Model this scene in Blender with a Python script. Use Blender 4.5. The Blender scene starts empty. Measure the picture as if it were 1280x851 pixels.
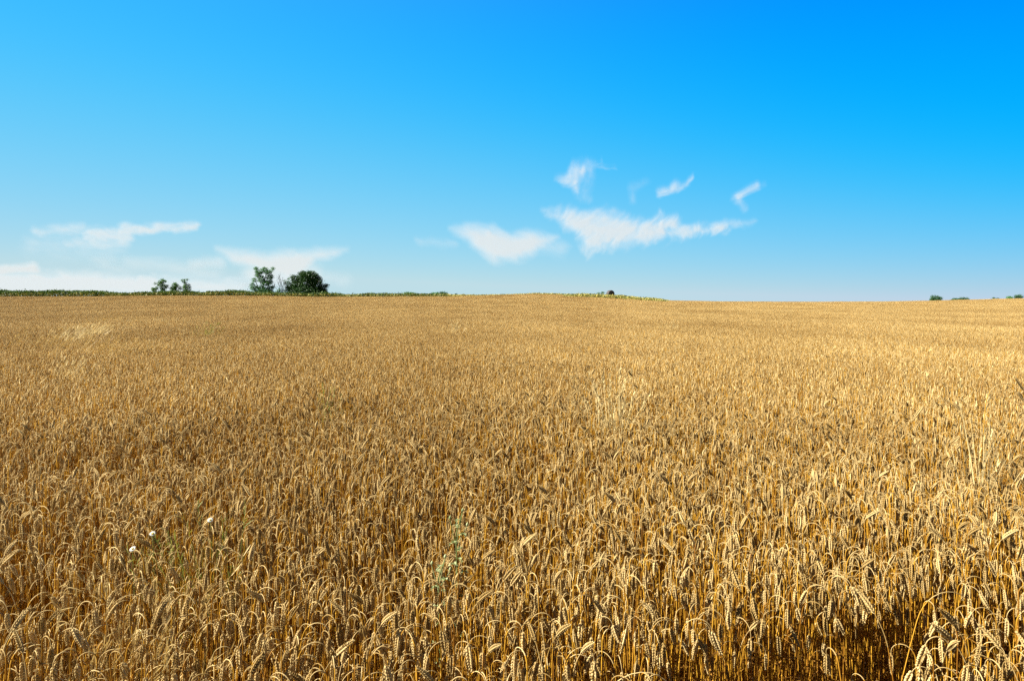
import bpy, math, random
import numpy as np
from mathutils import Matrix, Vector, Euler

rng = np.random.default_rng(7)
random.seed(7)
sc = bpy.context.scene
COL = sc.collection

# ------------------------------------------------------------------ camera, sky, sun, exposure
FPX = 850.0            # focal length in pixels of the 1280 px wide photograph (about 24 mm)
HOR = 381.0            # eye-level row of the photograph
EYE = 2.0
cam = bpy.data.cameras.new("camera")
cam.sensor_width = 36.0
cam.lens = 36.0 * FPX / 1280.0
cam.shift_y = -(425.5 - HOR) / 1280.0
cam.clip_start = 0.05
cam.clip_end = 400000.0
camo = bpy.data.objects.new("camera", cam)
COL.objects.link(camo)
camo.location = (0, 0, EYE)
camo.rotation_euler = (math.radians(90), 0, 0)
sc.camera = camo

SUN_EL = math.radians(41)
SUN_AZ = math.radians(-93)        # clockwise from +Y (view direction): sun at the left, a little behind
sd = Vector((math.sin(SUN_AZ) * math.cos(SUN_EL), math.cos(SUN_AZ) * math.cos(SUN_EL), math.sin(SUN_EL)))
world = bpy.data.worlds.new("World")
sc.world = world
world.use_nodes = True
wn = world.node_tree
bg = wn.nodes["Background"]
sky = wn.nodes.new("ShaderNodeTexSky")
sky.sky_type = 'NISHITA'
sky.sun_disc = False
sky.sun_elevation = SUN_EL
sky.sun_rotation = SUN_AZ
sky.air_density = 1.0
sky.dust_density = 0.0
sky.ozone_density = 3.0
sky.altitude = 0
EXPO = 1.78
# colour response of the photograph's sky (saturated azure, pale at the horizon), applied to the physical sky colour
SKY_M = [[0.635, -0.408, -0.392, -0.221, -2.731, 3.374, 0.191, 0.657], [-0.497, 0.475, -0.454, -0.071, -1.214, 0.143, -0.384, 0.925], [-0.178, -0.342, 0.518, 0.069, 0.156, 0.574, -0.04, 0.828]]
tcg = wn.nodes.new('ShaderNodeTexCoord'); sep = wn.nodes.new('ShaderNodeSeparateXYZ'); wn.links.new(tcg.outputs['Generated'], sep.inputs[0])
cmb = wn.nodes.new("ShaderNodeCombineColor")
for k, row in enumerate(SKY_M):
    dt = wn.nodes.new("ShaderNodeVectorMath"); dt.operation = 'DOT_PRODUCT'
    g_ = 1.0 / (0.1 * 2 ** EXPO)
    dt.inputs[1].default_value = [v * 0.07 * g_ for v in row[:3]]
    wn.links.new(sky.outputs[0], dt.inputs[0])
    ma = wn.nodes.new("ShaderNodeMath"); ma.operation = 'ADD'; ma.inputs[1].default_value = row[7] * g_
    dx = wn.nodes.new("ShaderNodeMath"); dx.operation = 'MULTIPLY_ADD'; dx.inputs[1].default_value = row[3] * g_
    wn.links.new(sep.outputs[0], dx.inputs[0])
    mm = wn.nodes.new("ShaderNodeMath"); mm.operation = 'SMOOTH_MAX'; mm.inputs[2].default_value = (0.10, 0.02, 0.02)[k] * g_; mm.inputs[1].default_value = (0.0, 0.1, 0.80)[k] * g_
    wn.links.new(dt.outputs['Value'], dx.inputs[2]); dz = wn.nodes.new("ShaderNodeMath"); dz.operation = 'MULTIPLY_ADD'; dz.inputs[1].default_value = row[4] * g_
    wn.links.new(sep.outputs[2], dz.inputs[0]); wn.links.new(dx.outputs[0], dz.inputs[2]); acc = dz.outputs[0]
    for q_, (a_, b_) in enumerate(((2, 2), (0, 2))):
        pr = wn.nodes.new("ShaderNodeMath"); pr.operation = 'MULTIPLY'
        wn.links.new(sep.outputs[a_], pr.inputs[0]); wn.links.new(sep.outputs[b_], pr.inputs[1])
        pa = wn.nodes.new("ShaderNodeMath"); pa.operation = 'MULTIPLY_ADD'; pa.inputs[1].default_value = row[5 + q_] * g_
        wn.links.new(pr.outputs[0], pa.inputs[0]); wn.links.new(acc, pa.inputs[2]); acc = pa.outputs[0]
    wn.links.new(acc, ma.inputs[0]); wn.links.new(ma.outputs[0], mm.inputs[0]); mi_ = wn.nodes.new("ShaderNodeMath"); mi_.operation = 'MINIMUM'; mi_.inputs[1].default_value = (0.52, 0.73, 1.0)[k] * g_
    wn.links.new(mm.outputs[0], mi_.inputs[0]); wn.links.new(mi_.outputs[0], cmb.inputs[k])
# overhead and behind the photographer the sky keeps its plain physical colour
def ramp(sock, a, b):
    r_ = wn.nodes.new("ShaderNodeMapRange"); r_.interpolation_type = 'SMOOTHSTEP'
    r_.inputs['From Min'].default_value = a; r_.inputs['From Max'].default_value = b
    wn.links.new(sock, r_.inputs['Value']); return r_.outputs[0]
mxf = wn.nodes.new("ShaderNodeMath"); mxf.operation = 'MAXIMUM'
wn.links.new(ramp(sep.outputs[2], 0.44, 0.62), mxf.inputs[0])
back = wn.nodes.new("ShaderNodeMath"); back.operation = 'SUBTRACT'; back.inputs[0].default_value = 1.0
wn.links.new(ramp(sep.outputs[1], -0.35, 0.15), back.inputs[1]); wn.links.new(back.outputs[0], mxf.inputs[1])
nat = wn.nodes.new("ShaderNodeVectorMath"); nat.operation = 'SCALE'; nat.inputs['Scale'].default_value = 0.07 / (0.1 * 2 ** EXPO)
wn.links.new(sky.outputs[0], nat.inputs[0])
blend = wn.nodes.new("ShaderNodeMix"); blend.data_type = 'RGBA'
wn.links.new(mxf.outputs[0], blend.inputs[0]); wn.links.new(cmb.outputs[0], blend.inputs[6]); wn.links.new(nat.outputs[0], blend.inputs[7])
wn.links.new(blend.outputs[2], bg.inputs['Color'])
bg.inputs['Strength'].default_value = 0.10

sl = bpy.data.lights.new("sun", 'SUN')
sl.energy = 5.0
sl.angle = math.radians(0.53)
sl.color = (1.0, 0.95, 0.86)
so = bpy.data.objects.new("sun", sl)
COL.objects.link(so)
so.rotation_euler = sd.to_track_quat('Z', 'Y').to_euler()
so.location = (-30, -10, 40)

sc.view_settings.view_transform = 'Standard'
sc.view_settings.look = 'None'
sc.view_settings.exposure = EXPO
sc.view_settings.gamma = 1.0
sc.cycles.max_bounces = 6
sc.cycles.diffuse_bounces = 3
sc.cycles.transmission_bounces = 4
sc.cycles.transparent_max_bounces = 16
sc.cycles.use_denoising = False

# ------------------------------------------------------------------ helpers
def tag(o, label=None, cat=None, group=None, kind=None):
    if label: o['label'] = label
    if cat: o['category'] = cat
    if group: o['group'] = group
    if kind: o['kind'] = kind
    return o

class MB:
    """Collects vertices and faces; every face has a material slot."""
    def __init__(self):
        self.v = []; self.f = []; self.m = []; self.t = []; self.n = 0
    def add(self, verts, faces, mat=0, tint=0.5):
        verts = np.asarray(verts, float).reshape(-1, 3)
        self.v.append(verts)
        fs = np.asarray(faces, int) + self.n
        self.f.append(fs)
        self.m.append(np.full(len(fs), mat, int))
        self.t.append(np.full(len(verts), tint, float))
        self.n += len(verts)
    def arrays(self):
        return np.concatenate(self.v), self.f, self.m, np.concatenate(self.t)
    def transform(self, rz, loc, s=1.0):
        c, sn = math.cos(rz), math.sin(rz)
        R = np.array([[c, sn, 0], [-sn, c, 0], [0, 0, 1]]) * s
        return [v @ R + np.asarray(loc) for v in self.v]
    def merge(self, other, rz=0, loc=(0, 0, 0), s=1.0, tint=None):
        vs = other.transform(rz, loc, s)
        off = self.n
        for v, f, m, t in zip(vs, other.f, other.m, other.t):
            self.v.append(v); self.f.append(f + off); self.m.append(m)
            self.t.append(t if tint is None else np.full(len(v), tint))
        self.n += other.n
    def mesh(self, name, mats, smooth=True, extra=None):
        V = np.concatenate(self.v).astype(np.float32)
        me = bpy.data.meshes.new(name)
        sizes = np.concatenate([np.full(len(f), f.shape[1], int) for f in self.f])
        idx = np.concatenate([f.ravel() for f in self.f]).astype(np.int32)
        me.vertices.add(len(V)); me.vertices.foreach_set("co", V.ravel())
        me.loops.add(len(idx)); me.loops.foreach_set("vertex_index", idx)
        me.polygons.add(len(sizes))
        me.polygons.foreach_set("loop_start", (np.cumsum(sizes) - sizes).astype(np.int32))
        for m in mats: me.materials.append(m)
        me.polygons.foreach_set("material_index", np.concatenate(self.m).astype(np.int32))
        me.polygons.foreach_set("use_smooth", np.full(len(sizes), smooth, bool))
        me.update(calc_edges=True)
        a = me.attributes.new("tint", 'FLOAT', 'POINT')
        a.data.foreach_set("value", np.concatenate(self.t).astype(np.float32))
        return me
    def build(self, name, mats, parent=None, smooth=True):
        me = self.mesh(name, mats if isinstance(mats, (list, tuple)) else [mats], smooth)
        o = bpy.data.objects.new(name, me)
        COL.objects.link(o)
        if parent is not None: o.parent = parent
        return o

def frame_of(d):
    d = d / (np.linalg.norm(d) + 1e-9)
    a = np.array([0, 1.0, 0]) if abs(d[1]) < 0.9 else np.array([1.0, 0, 0])
    u = np.cross(a, d); u /= np.linalg.norm(u)
    return d, u, np.cross(d, u)

def tube(mb, pts, rad, sides=5, mat=0, tint=0.5, flat=1.0):
    pts = np.asarray(pts, float); n = len(pts)
    rad = np.broadcast_to(np.asarray(rad, float), (n,))
    ang = np.arange(sides) * 2 * math.pi / sides
    V = []
    tang = np.gradient(pts, axis=0)
    d, u, w = frame_of(tang[0])
    for i in range(n):
        d = tang[i] / (np.linalg.norm(tang[i]) + 1e-9)
        u = u - d * np.dot(u, d); u /= (np.linalg.norm(u) + 1e-9)
        w = np.cross(d, u)
        V.append(pts[i] + rad[i] * (np.cos(ang)[:, None] * u + flat * np.sin(ang)[:, None] * w))
    V = np.concatenate(V)
    F = []
    for i in range(n - 1):
        for k in range(sides):
            k2 = (k + 1) % sides
            F.append((i * sides + k, i * sides + k2, (i + 1) * sides + k2, (i + 1) * sides + k))
    mb.add(V, F, mat, tint)

def ribbon(mb, pts, width, side, mat=0, tint=0.5, twist=0.0):
    """Flat blade along pts with the given widths; side = base sideways direction."""
    pts = np.asarray(pts, float); n = len(pts)
    width = np.broadcast_to(np.asarray(width, float), (n,))
    tang = np.gradient(pts, axis=0)
    V = []
    for i in range(n):
        d = tang[i] / (np.linalg.norm(tang[i]) + 1e-9)
        s = side - d * np.dot(side, d); s /= (np.linalg.norm(s) + 1e-9)
        up = np.cross(d, s); a = twist * i / max(1, n - 1)
        s = math.cos(a) * s + math.sin(a) * up
        V += [pts[i] - s * width[i] / 2, pts[i] + s * width[i] / 2]
    F = [(2 * i, 2 * i + 1, 2 * i + 3, 2 * i + 2) for i in range(n - 1)]
    mb.add(V, F, mat, tint)

# value noise in numpy
_perm = rng.integers(0, 2**31, 4096)
def vnoise(x, y, seed=0):
    xi = np.floor(x).astype(np.int64); yi = np.floor(y).astype(np.int64)
    fx = x - xi; fy = y - yi
    fx = fx * fx * (3 - 2 * fx); fy = fy * fy * (3 - 2 * fy)
    def h(a, b):
        return (_perm[(a * 73 + b * 179 + seed * 911 + _perm[(a + seed) & 4095] % 977) & 4095] % 10007) / 10007.0
    return (h(xi, yi) * (1 - fx) + h(xi + 1, yi) * fx) * (1 - fy) + (h(xi, yi + 1) * (1 - fx) + h(xi + 1, yi + 1) * fx) * fy
def fbm(x, y, seed=0, oct=4):
    s = 0; a = 0.5; t = 0
    for i in range(oct):
        s = s + a * vnoise(x * 2**i, y * 2**i, seed + i * 7); t += a; a *= 0.5
    return s / t

# ------------------------------------------------------------------ materials
def new_mat(name):
    m = bpy.data.materials.new(name); m.use_nodes = True
    nt = m.node_tree; nt.nodes.clear()
    return m, nt, nt.nodes, nt.links

def plant_mat(name, c1, c2, c3=None, rough=0.5, transl=0.15, spec=0.3, scale=220.0, patch=None, perobj=True):
    """Colour varies per plant (Object Info random / tint attribute), by fine noise and by slow patches of the field."""
    m, nt, N, L = new_mat(name)
    out = N.new("ShaderNodeOutputMaterial")
    pb = N.new("ShaderNodeBsdfPrincipled")
    pb.inputs['Roughness'].default_value = rough
    pb.inputs['Specular IOR Level'].default_value = spec
    oi = N.new("ShaderNodeObjectInfo")
    at = N.new("ShaderNodeAttribute"); at.attribute_name = "tint"
    ad = N.new("ShaderNodeMath"); ad.operation = 'ADD'
    ad.inputs[0].default_value = 0.0
    if perobj: L.new(oi.outputs['Random'], ad.inputs[0])
    L.new(at.outputs['Fac'], ad.inputs[1])
    fr = N.new("ShaderNodeMath"); fr.operation = 'FRACT'; L.new(ad.outputs[0], fr.inputs[0])
    geo = N.new("ShaderNodeNewGeometry")
    nz = N.new("ShaderNodeTexNoise"); nz.inputs['Scale'].default_value = scale; nz.inputs['Detail'].default_value = 3
    L.new(geo.outputs['Position'], nz.inputs['Vector'])
    mr = N.new("ShaderNodeMath"); mr.operation = 'MULTIPLY_ADD'
    L.new(nz.outputs[0], mr.inputs[0]); mr.inputs[1].default_value = 0.5; 
    sub = N.new("ShaderNodeMath"); sub.operation = 'SUBTRACT'; L.new(fr.outputs[0], sub.inputs[0]); sub.inputs[1].default_value = 0.25
    L.new(sub.outputs[0], mr.inputs[2])
    mr.use_clamp = True
    cr = N.new("ShaderNodeValToRGB")
    e = cr.color_ramp.elements
    e[0].position = 0.0; e[0].color = (*c1, 1)
    e[1].position = 1.0; e[1].color = (*c2, 1)
    if c3 is not None:
        x = e.new(0.80); x.color = (*c2, 1); e[2].position = 0.95; e[2].color = (*c3, 1)
    L.new(mr.outputs[0], cr.inputs[0])
    colout = cr.outputs[0]
    if patch is not None:
        pn = N.new("ShaderNodeTexNoise"); pn.inputs['Scale'].default_value = 0.13; pn.inputs['Detail'].default_value = 5; pn.inputs['Roughness'].default_value = 0.72
        mp = N.new("ShaderNodeMapping"); mp.inputs['Scale'].default_value = (0.8, 0.35, 0.2)
        L.new(geo.outputs['Position'], mp.inputs[0]); L.new(mp.outputs[0], pn.inputs['Vector'])
        rp = N.new("ShaderNodeMapRange"); rp.inputs['From Min'].default_value = 0.35; rp.inputs['From Max'].default_value = 0.65
        L.new(pn.outputs[0], rp.inputs['Value'])
        mx = N.new("ShaderNodeMix"); mx.data_type = 'RGBA'; mx.blend_type = 'MULTIPLY'
        mc = N.new("ShaderNodeMix"); mc.data_type = 'RGBA'
        mc.inputs[6].default_value = (*patch[0], 1); mc.inputs[7].default_value = (*patch[1], 1)
        L.new(rp.outputs[0], mc.inputs[0])
        mx.inputs[0].default_value = 1.0
        L.new(colout, mx.inputs[6]); L.new(mc.outputs[2], mx.inputs[7])
        colout = mx.outputs[2]
    L.new(colout, pb.inputs['Base Color'])
    if transl > 0:
        tr = N.new("ShaderNodeBsdfTranslucent"); L.new(colout, tr.inputs['Color'])
        ms = N.new("ShaderNodeMixShader"); ms.inputs[0].default_value = transl
        L.new(pb.outputs[0], ms.inputs[1]); L.new(tr.outputs[0], ms.inputs[2]); L.new(ms.outputs[0], out.inputs[0])
    else:
        L.new(pb.outputs[0], out.inputs[0])
    return m

PATCH = ((0.76, 0.70, 0.62), (1.10, 1.10, 1.10))
M_EAR = plant_mat("wheat_ear", (0.32, 0.205, 0.058), (0.70, 0.54, 0.25), rough=0.75, transl=0.20, spec=0.15, scale=400, patch=PATCH)
M_STEM = plant_mat("wheat_straw", (0.24, 0.10, 0.008), (0.60, 0.335, 0.030), rough=0.6, transl=0.12, spec=0.18, scale=60, patch=PATCH)
M_LEAF = plant_mat("dry_leaf", (0.12, 0.05, 0.008), (0.40, 0.21, 0.04), rough=0.75, transl=0.35, spec=0.1, scale=80, patch=PATCH)
WHEAT = [M_STEM, M_EAR, M_LEAF]
M_GRASSY = plant_mat("tawny_grass", (0.30, 0.18, 0.04), (0.58, 0.42, 0.15), rough=0.6, transl=0.3, scale=40)
M_PALEGRASS = plant_mat("pale_grass", (0.50, 0.37, 0.14), (0.72, 0.58, 0.28), rough=0.6, transl=0.3, scale=40)
M_GREENGRASS = plant_mat("green_grass", (0.10, 0.16, 0.02), (0.34, 0.32, 0.05), rough=0.6, transl=0.3, scale=40)
M_VERGE = plant_mat("verge_growth", (0.025, 0.065, 0.008), (0.10, 0.15, 0.02), (0.42, 0.36, 0.09), rough=0.6, transl=0.25, scale=1.5, perobj=False)
M_OAK = plant_mat("dark_foliage", (0.010, 0.036, 0.006), (0.035, 0.10, 0.012), rough=0.5, transl=0.12, scale=1.2)
M_WILLOW = plant_mat("greyish_foliage", (0.035, 0.125, 0.03), (0.10, 0.26, 0.06), rough=0.5, transl=0.25, scale=1.2)
M_YOUNG = plant_mat("fresh_foliage", (0.025, 0.085, 0.012), (0.10, 0.23, 0.02), rough=0.5, transl=0.25, scale=1.2)
M_FARBUSH = plant_mat("blueish_foliage", (0.02, 0.07, 0.03), (0.06, 0.15, 0.04), rough=0.5, transl=0.2, scale=1.2)
M_BARK = plant_mat("bark", (0.05, 0.035, 0.022), (0.13, 0.10, 0.07), rough=0.9, transl=0, scale=9)
M_DEADWOOD = plant_mat("dead_wood", (0.09, 0.085, 0.09), (0.20, 0.19, 0.19), rough=0.9, transl=0, scale=9)
M_THISTLE = plant_mat("thistle_leaf", (0.12, 0.16, 0.035), (0.40, 0.42, 0.20), rough=0.6, transl=0.2, scale=90)
M_GREENSTEM = plant_mat("green_stem", (0.12, 0.18, 0.03), (0.26, 0.30, 0.07), rough=0.5, transl=0.1, scale=60)
M_PETAL = plant_mat("white_petal", (0.42, 0.42, 0.37), (0.60, 0.60, 0.54), rough=0.6, transl=0.3, scale=60)
M_YELLOW = plant_mat("yellow_disc", (0.75, 0.48, 0.02), (0.85, 0.62, 0.03), rough=0.7, transl=0.0, scale=300)
M_BALE = plant_mat("weathered_bale", (0.03, 0.029, 0.029), (0.09, 0.08, 0.076), rough=0.95, transl=0, scale=7)

def soil_mat():
    m, nt, N, L = new_mat("soil")
    out = N.new("ShaderNodeOutputMaterial"); pb = N.new("ShaderNodeBsdfPrincipled")
    pb.inputs['Roughness'].default_value = 0.95; pb.inputs['Specular IOR Level'].default_value = 0.1
    geo = N.new("ShaderNodeNewGeometry")
    nz = N.new("ShaderNodeTexNoise"); nz.inputs['Scale'].default_value = 14; nz.inputs['Detail'].default_value = 8
    L.new(geo.outputs['Position'], nz.inputs['Vector'])
    cr = N.new("ShaderNodeValToRGB")
    cr.color_ramp.elements[0].position = 0.35; cr.color_ramp.elements[0].color = (0.03, 0.018, 0.010, 1)
    cr.color_ramp.elements[1].position = 0.68; cr.color_ramp.elements[1].color = (0.11, 0.065, 0.03, 1)
    L.new(nz.outputs[0], cr.inputs[0]); L.new(cr.outputs[0], pb.inputs['Base Color'])
    bp = N.new("ShaderNodeBump"); bp.inputs['Strength'].default_value = 0.8; bp.inputs['Distance'].default_value = 0.03
    L.new(nz.outputs[0], bp.inputs['Height']); L.new(bp.outputs[0], pb.inputs['Normal'])
    L.new(pb.outputs[0], out.inputs[0])
    return m
M_SOIL = soil_mat()

def cloud_mat():
    m, nt, N, L = new_mat("thin_cloud")
    out = N.new("ShaderNodeOutputMaterial")
    at = N.new("ShaderNodeAttribute"); at.attribute_name = "veil"
    tr = N.new("ShaderNodeBsdfTransparent")
    df = N.new("ShaderNodeBsdfDiffuse"); df.inputs['Color'].default_value = (0.4, 0.4, 0.4, 1)
    tl = N.new("ShaderNodeBsdfTranslucent"); tl.inputs['Color'].default_value = (0.325, 0.34, 0.35, 1)
    mi = N.new("ShaderNodeMixShader"); mi.inputs[0].default_value = 0.8
    L.new(df.outputs[0], mi.inputs[1]); L.new(tl.outputs[0], mi.inputs[2])
    ms = N.new("ShaderNodeMixShader")
    L.new(at.outputs['Fac'], ms.inputs[0]); L.new(tr.outputs[0], ms.inputs[1]); L.new(mi.outputs[0], ms.inputs[2])
    L.new(ms.outputs[0], out.inputs[0])
    return m
M_CLOUD = cloud_mat()

# ------------------------------------------------------------------ terrain
CREST_U = (np.array([-900, 0, 120, 200, 320, 400, 500, 560, 620, 670, 710, 760, 800, 830, 900, 1000, 1100, 1160, 1200, 1280, 2000.]) - 640) / FPX
CREST_Y = np.array([371, 370.5, 370.5, 369.5, 369.8, 371, 370.5, 370.5, 369, 367.5, 369, 371, 374, 375.5, 376.8, 377.3, 377, 376, 375, 373, 366.])
FAR = 200.0
CAN = 0.82             # height of the ears above the ground
def amp(u):
    yc = np.interp(u, CREST_U, CREST_Y)
    return (HOR - yc) * FAR / FPX + EYE - CAN
def ground(x, y):
    x = np.asarray(x, float); y = np.asarray(y, float)
    u = np.clip(x / np.maximum(np.abs(y), 1.0), -1.6, 1.6)
    t = np.clip(y / FAR, 0, None)
    s = np.where(t < 1, t * t, np.maximum(0.0, 1 - 0.6 * np.clip(t - 1.12, 0, None)))
    return amp(u) * s
def ray(px, d):
    return (px - 640) / FPX * d

# ground: one sheet out to the horizon
ys = np.concatenate([[-20000, -3000, -300, -40, -8, -2], np.arange(-1, 12, 0.5), np.arange(12, 60, 3), np.arange(60, 260, 6), [270, 300, 340, 400, 520, 760, 1200, 2500, 6000, 20000, 60000]])
us = np.linspace(-1.6, 1.6, 121)
mbg = MB()
V = []
for y in ys:
    w = max(abs(y), 3.0)
    xs = us * w
    xs[0] -= 60 + w; xs[-1] += 60 + w
    zz = ground(xs, np.full_like(xs, y))
    V.append(np.stack([xs, np.full_like(xs, y), zz], 1))
V = np.concatenate(V)
nx = len(us)
F = [(j * nx + i, j * nx + i + 1, (j + 1) * nx + i + 1, (j + 1) * nx + i) for j in range(len(ys) - 1) for i in range(nx - 1)]
mbg.add(V, F)
g = mbg.build('ground', M_SOIL)
tag(g, 'brown soil under the wheat, seen between the stalks', 'ground', kind='structure')

# ------------------------------------------------------------------ wheat plants
def stem_path(L, lean, bend_len, end_ang, wob, n1=7, n2=9, az_wob=0.0):
    """Centre line in the xz plane: up with a lean, arching over at the top. Angle is measured from vertical."""
    pts = [np.array([0., 0., 0.])]; phis = []
    n1s = (L - bend_len) / n1
    p = pts[0].copy()
    for i in range(n1):
        ph = lean * (0.4 + 0.6 * (i + 1) / n1) + wob * math.sin(i * 1.3)
        p = p + n1s * np.array([math.sin(ph), 0.012 * math.sin(i * 2.1 + wob * 90), math.cos(ph)]); pts.append(p.copy())
    ph0 = lean
    for i in range(n2):
        f = (i + 1) / n2
        ph = ph0 + (end_ang - ph0) * (f ** 1.25)
        p = p + bend_len / n2 * np.array([math.sin(ph), az_wob * 0.5, math.cos(ph)]); pts.append(p.copy())
    return np.array(pts), ph

def ear_path(p, ph, L, curl, n, az_wob=0.0):
    pts = [p.copy()]
    for i in range(n):
        ph = ph + curl / n
        p = p + L / n * np.array([math.sin(ph), az_wob * 0.4, math.cos(ph)]); pts.append(p.copy())
    return np.array(pts)

def lump(mb, c, d, side, length, wid, thick, mat, tint, sides=6):
    """A teardrop husk."""
    d = d / np.linalg.norm(d)
    s = side - d * np.dot(side, d); s /= np.linalg.norm(s)
    w = np.cross(d, s)
    prof = [(0.0, 0.25), (0.22, 0.85), (0.5, 1.0), (0.78, 0.62)]
    V = []
    for t, r in prof:
        for k in range(sides):
            a = 2 * math.pi * k / sides
            V.append(c + d * t * length + s * math.cos(a) * r * wid / 2 + w * math.sin(a) * r * thick / 2)
    V.append(c + d * length * 1.08)
    F = []
    for i in range(len(prof) - 1):
        for k in range(sides):
            F.append((i * sides + k, i * sides + (k + 1) % sides, (i + 1) * sides + (k + 1) % sides, (i + 1) * sides + k))
    mb.add(V, F, mat, tint)
    b = (len(prof) - 1) * sides
    # tip triangles
    F2 = [(b + k, b + (k + 1) % sides, b + sides) for k in range(sides)]
    mb.f.append(np.asarray(F2, int) + mb.n - len(V)); mb.m.append(np.full(len(F2), mat, int))

# fix: MB.add keeps v/t in step with f; extra face blocks get an empty vertex block so lists stay parallel
def _pad(mb):
    while len(mb.v) < len(mb.f):
        mb.v.append(np.zeros((0, 3))); mb.t.append(np.zeros(0))
_old_lump = lump
def lump(mb, *a, **k):
    _old_lump(mb, *a, **k); _pad(mb)

class _M(MB): pass

def wheat_parts(r, lod, pose=None, H=None, rank=None):
    """Returns dict of MB: stem, ear, leaf list. Plant faces +x."""
    H = H if H is not None else r.uniform(0.74, 0.90)
    pose = pose or r.choice(['nod'] * 12 + ['hang'] * 3 + ['up'])
    if pose == 'nod':   end = r.uniform(2.9, 3.25); bl = r.uniform(0.085, 0.17)
    elif pose == 'hang': end = r.uniform(2.4, 2.85); bl = r.uniform(0.09, 0.18)
    elif pose == 'side': end = r.uniform(1.2, 1.9); bl = r.uniform(0.10, 0.20)
    elif pose == 'arch': end = 3.0; bl = 0.36
    elif pose == 'rye':  end = 2.5; bl = 0.34
    else:               end = r.uniform(0.2, 0.8); bl = 0.14
    lean = r.uniform(-0.02, 0.16) if pose != 'arch' else 0.28
    azw = r.uniform(-0.22, 0.22)
    n1, n2 = {0: (7, 12), 1: (3, 6), 2: (1, 3)}[lod]
    L = H
    pts, ph = stem_path(L, lean, bl, end, r.uniform(-0.02, 0.02), n1, n2, azw)
    for _ in range(3):   # iterate so that the apex lands at H
        L += H - pts[:, 2].max(); pts, ph = stem_path(L, lean, bl, end, r.uniform(-0.02, 0.02), n1, n2, azw)
    tint = r.uniform(0, 1)
    out = {}
    sm = MB()
    k = r.uniform(0.85, 1.15)
    s_ = np.linspace(0, 1, len(pts))
    if lod == 2:
        p0 = pts[0] * 0.4 + pts[1] * 0.6
        sp = np.vstack([p0, pts[1:]])
        tube(sm, sp[:2], 0.0022 * k, 3, 0, tint); tube(sm, sp[1:], 0.0018 * k, 3, 1, tint)
    else:
        rads = (0.0027 - 0.0016 * s_) * k; c_ = n1 + (3 if lod == 0 else 1)
        tube(sm, pts[:c_ + 1], rads[:c_ + 1], 5 if lod == 0 else 3, 0, tint)
        tube(sm, pts[c_:], rads[c_:], 5 if lod == 0 else 3, 1, tint)     # the bare neck below the ear is paler
        if lod == 0:
            for q in (2, 4, 6):   # stem nodes
                if q < len(pts) - 8:
                    c = pts[q]; tube(sm, [c - [0, 0, .004], c - [0, 0, .001], c + [0, 0, .002], c + [0, 0, .005]], [0.0022 * k, 0.0037 * k, 0.0037 * k, 0.0022 * k], 5, 0, tint)
    out['stem'] = sm
    em = MB()
    eL = r.uniform(0.058, 0.084) if pose != 'rye' else r.uniform(0.09, 0.12)
    curl = r.uniform(0.0, 0.5) if end < 2.6 else r.uniform(-0.3, 0.25)
    if lod == 0:
        ns = int(eL / 0.0043)
        ep = ear_path(pts[-1], ph, eL, curl, ns, azw)
        tube(em, ep, np.linspace(0.003, 0.0012, len(ep)), 5, 1, tint)
        tw = r.uniform(0, math.pi)
        for i in range(ns):
            d = ep[i + 1] - ep[i]; d, u, w = frame_of(d)
            side = math.cos(tw) * u + math.sin(tw) * w; nrm = np.cross(d, side)
            sg = 1 if i % 2 else -1
            f = i / (ns - 1); wd = (0.62 + 0.38 * math.sin(math.pi * min(1, f * 1.05 + 0.12))) * 1.18
            for q in (-1, 1):
                c = ep[i] + side * sg * 0.0026 * wd + nrm * q * 0.0016 * wd
                dd = d + side * sg * (0.42 + r.uniform(-.06, .06)) + nrm * q * 0.34
                lump(em, c, dd, side, 0.0125 * wd, 0.0062 * wd, 0.0052 * wd, 1, (tint + r.uniform(-.05, .05)) % 1.0, 6)
        d = ep[-1] - ep[-2]; lump(em, ep[-1] - d * 0.5, d, frame_of(d)[1], 0.010, 0.005, 0.004, 1, tint)
    elif lod == 1:
        n = 9; ep = ear_path(pts[-1], ph, eL, curl, n, azw)
        rr = np.array([0.0026, 0.0062, 0.0046, 0.0072, 0.005, 0.0072, 0.0048, 0.0064, 0.0036, 0.001]) * 1.2
        tube(em, ep, rr, 5, 1, tint, flat=0.75)
    else:
        n = 3; ep = ear_path(pts[-1], ph, eL, curl, n, azw)
        tube(em, ep, np.array([0.004, 0.0074, 0.0066, 0.0015]) * 1.2, 4, 1, tint, flat=0.8)
    out['ear'] = em
    leaves = []
    nl = {0: 2, 1: 1, 2: 1}[lod]
    for j in range(nl):
        if lod == 2 and r.random() < 0.5: continue
        lm = MB()
        f = r.choice([0.25, 0.38, 0.5, 0.62]) if lod < 2 else 0.72
        z0 = f * H
        i0 = int(np.argmin(np.abs(pts[:max(2, n1 + 1), 2] - z0))) if lod < 2 else 1
        b = pts[i0].copy()
        az = r.uniform(0, 2 * math.pi); dr = np.array([math.cos(az), math.sin(az), 0])
        Ll = r.uniform(0.09, 0.22); n = {0: 9, 1: 4, 2: 2}[lod]; a = r.uniform(0.15, 0.5); P = [b]; p = b.copy()
        endd = r.uniform(2.2, 3.1)
        for i in range(n):
            a2 = a + (endd - a) * ((i + 1) / n) ** 0.7
            p = p + Ll / n * (dr * math.sin(a2) + np.array([0, 0, math.cos(a2)])); P.append(p.copy())
        tt = np.linspace(0, 1, n + 1)
        wv = np.clip(0.0085 * (1 - tt ** 2) * (0.5 + tt), 0.0008, None) * r.uniform(0.6, 1.1) * (1.3 if lod else 1)
        ribbon(lm, P, wv, np.cross(dr, [0, 0, 1.0]), 2, (tint + 0.3 * j) % 1, twist=r.uniform(-3, 3))
        leaves.append(lm)
    out['leaves'] = leaves
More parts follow.
